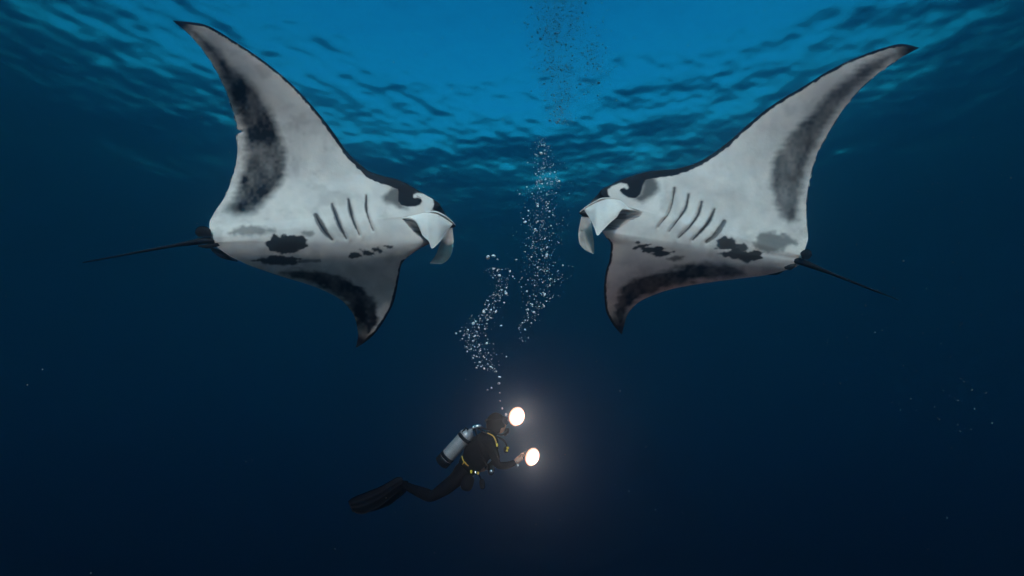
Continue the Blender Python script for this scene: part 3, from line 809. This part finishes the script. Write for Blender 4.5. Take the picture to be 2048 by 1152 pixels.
fw = {'a': (q(970, 938, .18), 0.032), 'b': (q(962, 941, .15), (0.03, 0.02)), 'c': (q(955, 943, .13), (0.026, 0.016))}
hand2 = skin_body('hand', fw, [('a', 'b'), ('b', 'c')], 'a', M_SKIN, diver)
for i in range(4):
    skin_body('finger', {'a': (q(956, 940.5 + 2 * i, .13), 0.009), 'b': (q(950, 941 + 2 * i, .115), 0.0085), 'c': (q(947, 943 + 2 * i, .10), 0.008)}, [('a', 'b'), ('b', 'c')], 'a', M_SKIN, hand2, 2)
skin_body('thumb', {'a': (q(962, 937, .14), 0.011), 'b': (q(957, 935, .12), 0.010), 'c': (q(953, 936, .11), 0.009)}, [('a', 'b'), ('b', 'c')], 'a', M_SKIN, hand2, 2)

# scuba tank strapped to the vest
t0, t1 = np.array(q(883, 926, -.03)), np.array(q(941, 862, -.03))
ax = (t1 - t0); Lt = np.linalg.norm(ax); ax /= Lt
tank = empty('scuba_tank', Vector(t0), 'grey steel scuba cylinder with black boot and valve on the diver\'s back', 'scuba tank')
R0 = 0.088
lathe('cylinder', t0, ax, [(0.03, 0.06), (0.035, R0 * .97), (0.06, R0), (Lt * .84, R0), (Lt * .90, R0 * .95), (Lt * .95, R0 * .8), (Lt * .985, R0 * .55), (Lt * 1.0, R0 * .36), (Lt * 1.03, R0 * .3)], M_TANK, tank, 32)
lathe('boot', t0, ax, [(-0.012, 0.05), (-0.010, R0 * .9), (0.0, R0 * 1.05), (0.075, R0 * 1.06), (0.08, R0 * 1.0)], M_RUBBER, tank, 32)
for h in (0.20, 0.80):
    lathe('band', t0 + ax * Lt * h, ax, [(-0.022, R0 * 1.0), (-0.020, R0 * 1.06), (0.020, R0 * 1.06), (0.022, R0 * 1.0)], M_RUBBER, tank, 32)
top = t0 + ax * Lt
valve = lathe('valve', top + ax * 0.02, ax, [(0, 0.024), (0.03, 0.026), (0.05, 0.026), (0.07, 0.018)], M_CHROME, tank)
side = np.array([0.4, -1.0, 0.1]); side /= np.linalg.norm(side)
lathe('valve_knob', top + ax * 0.045 + side * 0.02, side, [(0, 0.012), (0.02, 0.014), (0.022, 0.024), (0.045, 0.024), (0.048, 0.015)], M_CHROME, valve)
lathe('first_stage', top + ax * 0.05 + np.array([0.03, -0.02, 0.012]), (1, -.2, .1), [(0, 0.02), (0.004, 0.03), (0.045, 0.03), (0.05, 0.022), (0.07, 0.022), (0.075, 0.012)], M_CHROME, tank)
tube('carry_handle', [top + ax * .01 + np.array([-.035, -.03, .0]), top + ax * .03 + np.array([-.075, -.04, .01]), top + ax * -.02 + np.array([-.085, -.04, -.01])], 0.011, M_RUBBER, tank, 8)

# ---------------------------------------------------------------- lamps
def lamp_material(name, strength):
    """lamp face with its bloom painted into the emission: bright centre, dim rim"""
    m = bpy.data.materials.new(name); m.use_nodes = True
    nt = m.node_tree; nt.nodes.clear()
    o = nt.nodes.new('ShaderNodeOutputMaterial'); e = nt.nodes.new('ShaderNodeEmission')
    at = nt.nodes.new('ShaderNodeAttribute'); at.attribute_name = 'bloom'
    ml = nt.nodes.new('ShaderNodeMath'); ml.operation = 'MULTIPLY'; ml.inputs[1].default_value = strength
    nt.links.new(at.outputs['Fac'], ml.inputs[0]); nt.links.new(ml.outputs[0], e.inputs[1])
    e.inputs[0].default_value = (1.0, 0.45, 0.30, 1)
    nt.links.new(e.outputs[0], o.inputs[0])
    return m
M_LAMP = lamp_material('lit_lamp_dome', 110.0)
M_ALU = plain('black_anodised', (0.02, 0.02, 0.02), 0.35, metal=0.6)
def torch(name, label, cat, c, aim, r, back, handle):
    root = empty(name, Vector(c), label, cat)
    a = np.asarray(aim, float); a /= np.linalg.norm(a)
    lathe('lamp_head', c - a * 0.085, a, [(0, r * .45), (0.012, r * .5), (0.03, r * .55), (0.055, r * .82), (0.074, r * .985), (0.078, r * 0.95)], M_ALU, root, 28)
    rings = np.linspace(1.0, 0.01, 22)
    ld = lathe('lit_dome', c - a * 0.085, a, [(0.072 + r * .34 * math.sqrt(max(0.0, 1 - k * k)), r * .955 * k) for k in rings], M_LAMP, root, 28)  # dome widened to the size of the lamp's bloom
    at = ld.data.attributes.new('bloom', 'FLOAT', 'POINT')
    at.data.foreach_set('value', np.repeat(np.exp(-(rings / 0.40) ** 2), 28).astype(np.float32))  # emission fades outward to paint the soft edge of the bloom
    lathe('body', c - a * (0.085 + back), a, [(0, 0.018), (0.01, 0.022), (back + 0.004, 0.024)], M_ALU, root, 20)
    for p in handle: tube(p[0], p[1], p[2], M_RUBBER, root, 10)
    return root
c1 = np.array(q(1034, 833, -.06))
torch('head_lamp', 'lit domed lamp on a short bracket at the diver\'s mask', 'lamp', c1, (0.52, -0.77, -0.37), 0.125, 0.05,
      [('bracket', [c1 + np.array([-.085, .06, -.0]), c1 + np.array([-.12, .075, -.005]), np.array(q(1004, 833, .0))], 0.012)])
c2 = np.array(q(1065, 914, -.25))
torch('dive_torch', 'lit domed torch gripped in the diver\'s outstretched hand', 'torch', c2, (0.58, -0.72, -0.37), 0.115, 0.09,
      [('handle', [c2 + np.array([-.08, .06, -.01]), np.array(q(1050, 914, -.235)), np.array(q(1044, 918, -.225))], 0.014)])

# ---------------------------------------------------------------- bubbles and drifting particles
def bubble_mat():
    m, nt, b = mat('silver_air_bubble')
    b.inputs['Base Color'].default_value = (0.97, 0.98, 0.99, 1)
    b.inputs['Metallic'].default_value = 0.0; b.inputs['Roughness'].default_value = 0.27
    return m
M_BUB = bubble_mat()
rb = random.Random(17)
def bubble_mesh(kind):
    v, f = ball((0, 0, 0), (1, 1, 1), 10, 7)
    out = []
    for p in v:
        x, y, z = p
        if kind == 1: z *= 0.62
        if kind == 2: z = z * 0.5 if z < 0 else z * 0.8; x *= 1.2
        if kind == 3: x *= 0.8; z *= 1.15
        out.append((x, y, z))
    me = bpy.data.meshes.new('bubble'); me.from_pydata(out, [], f)
    me.polygons.foreach_set('use_smooth', [True] * len(f)); me.materials.append(M_BUB); me.update()
    return me
BM = [bubble_mesh(k) for k in range(4)]
def add_bubble(u, v, y, r_px, label, group, flat=None):
    d = depth_at_range(v, y)
    o = bpy.data.objects.new('bubble', BM[rb.randrange(4) if flat is None else flat])
    o.location = P(u, v, d).tolist(); r = 1.0 * r_px * d / FPX
    o.scale = (r * rb.uniform(.85, 1.25), r, r * rb.uniform(.8, 1.1))
    o.rotation_euler = (rb.uniform(-.4, .4), rb.uniform(-.5, .5), rb.uniform(0, 3))
    o['label'] = label; o['category'] = 'bubble'; o['group'] = group
    col.objects.link(o)
YA, YB, YC = 6.85, 7.6, 7.2
LA, GA = 'small silvery bubble in the stream rising from the diver\'s head', 'bubbles rising from the diver'
LB, GB = 'small silvery bubble in the tall column between the facing manta rays', 'bubbles in the column between the rays'
for u, v, r in ((1004.5, 817, 2.0), (1000, 802, 1.8), (999.5, 786, 1.8), (998, 767, 3.0), (999, 754, 3.2), (983, 776, 1.8), (975, 780, 2.2), (1012, 829, 2.6), (1015, 840, 3.2)):
    add_bubble(u, v, YA, r, 'lone bubble in the thin line just above the diver\'s hood', 'bubbles just above the hood')
for u, v, r, k in ((987, 512.5, 4.5, 2), (976, 515, 4.0, 2), (995, 519, 2.4, 1)):
    add_bubble(u, v, YA, r, 'flattened bubble in the cluster topping the stream above the diver', 'flattened bubbles topping the stream', k)
cA = [(745, 985, 10), (735, 975, 22), (715, 965, 30), (695, 952, 26), (675, 945, 26), (660, 945, 30), (640, 968, 26), (620, 982, 22), (600, 990, 18), (580, 1003, 14), (560, 1000, 22), (535, 988, 26)]
cB = [(690, 1040, 6), (655, 1048, 16), (620, 1068, 22), (590, 1082, 32), (560, 1085, 42), (535, 1088, 44), (505, 1078, 38), (480, 1085, 36), (450, 1084, 36), (420, 1085, 38), (390, 1085, 40), (360, 1088, 34), (330, 1090, 32), (300, 1084, 22), (272, 1082, 10)]
def pick(tab):
    vs = [c[0] for c in tab][::-1]; us = [c[1] for c in tab][::-1]; ws = [c[2] for c in tab][::-1]
    while True:
        v = rb.uniform(tab[-1][0], tab[0][0])
        if rb.random() < .12 + .88 * float(np.interp(v, vs, ws)) / max(ws): break
    return float(np.interp(v, vs, us)) + rb.gauss(0, .55) * float(np.interp(v, vs, ws)), v
for i in range(120):
    u, v = pick(cA); add_bubble(u, v, YA + rb.uniform(-.25, .25), min(3.2, 1.25 + rb.expovariate(2.0)), LA, GA)
for i in range(160):
    u, v = pick(cB); add_bubble(u, v, YB + rb.uniform(-.3, .3), min(3.0, 1.15 + rb.expovariate(2.2)), LB, GB)

def cloud(name, pts, material, label=None):
    """many tiny flattened balls in one mesh; pts = (world position, radius)"""
    bv, bf = ball((0, 0, 0), (1, 1, 1), 6, 4)
    bv = np.array(bv); V, F3, F4 = [], [], []
    n = len(bv)
    tris = []
    for f in bf:
        tris.append(f[:3])
        if len(f) == 4: tris.append((f[0], f[2], f[3]))
    tris = np.array(tris)
    for i, (p, r) in enumerate(pts):
        V.append(np.asarray(p) + bv * r * np.array([rb.uniform(.8, 1.3), 1, rb.uniform(.6, 1.1)])); F3.append(tris + i * n)
    o = fast_mesh(name, np.concatenate(V), np.concatenate(F3), material)
    o['kind'] = 'stuff'
    if label: o['label'] = label
    return o
pts = []
for i in range(1000):
    u, v = pick(cA if i % 3 == 0 else cB); y = (YA if i % 3 == 0 else YB) + rb.uniform(-.35, .35)
    d = depth_at_range(v, y); pts.append((P(u, v, d), rb.uniform(.4, .95) * d / FPX))
cloud('bubble_spray', pts, M_BUB, 'fine spray of tiny bubbles among the rising bubble columns')
pts = []
cC = [(250, 1122, 20), (215, 1120, 26), (180, 1122, 42), (140, 1118, 50), (90, 1108, 50), (50, 1112, 62), (0, 1118, 62), (-60, 1118, 70)]
for i in range(4600):
    u, v = pick(cC)
    if rb.random() < .13: u, v = rb.gauss(1185, 20), rb.gauss(120, 34)
    d = depth_at_range(v, YC + rb.gauss(0, .35)); pts.append((P(u, v, d), (.36 + rb.expovariate(2.9)) * d / FPX))
M_BUB_SHADE = plain('shade_toned_bubble', (0.22, 0.25, 0.27), 0.4, var=0.2)  # darker copy of the bubble material, backlit shade put into its colour
cloud('bubble_cloud', pts, M_BUB_SHADE, 'cloud of countless tiny bubbles near the bright surface')
# suspended specks
M_SPECK = plain('plankton', (0.38, 0.36, 0.34), 0.8, var=0.3)
pts = []
for i in range(420):
    u, v = rb.uniform(-60, 2110), rb.uniform(-20, 1170)
    if rb.random() < .35: u, v = rb.gauss(1850, 130), rb.gauss(680, 220)
    d = rb.uniform(2.2, 9.0)
    pts.append((P(u, v, d), rb.uniform(.35, .95) * d / FPX))
for u, v, r in ((787, 124, 1.3), (885, 76, 1.2), (2022, 356, 1.6), (1233, 201, 1.3), (1565, 962, 1.2), (1944, 780, 5), (1807, 522, 2.6), (85, 739, 4.5), (55, 770, 5), (182, 1146, 5), (1984, 846, 4.5), (1240, 782, 2), (1750, 665, 2)):
    pts.append((P(u, v, 4.0), min(r, 1.6) * .75 * 4.0 / FPX))
for i in range(5200):      # specks added round the two lamps to thicken their halo
    c = c1 if i % 2 else c2
    k = rb.uniform(.15, .62)
    w = np.array([rb.gauss(0, 1), rb.gauss(0, 1), rb.gauss(0, 1)]); w /= np.linalg.norm(w)
    p = c + w * k
    if p[0] > c[0] - .12 - .1 * rb.random(): pts.append((p, rb.uniform(.0007, .0016)))
cloud('suspended_specks', pts, M_SPECK, 'pale plankton specks drifting in the dark water, with specks added as lamp halo')
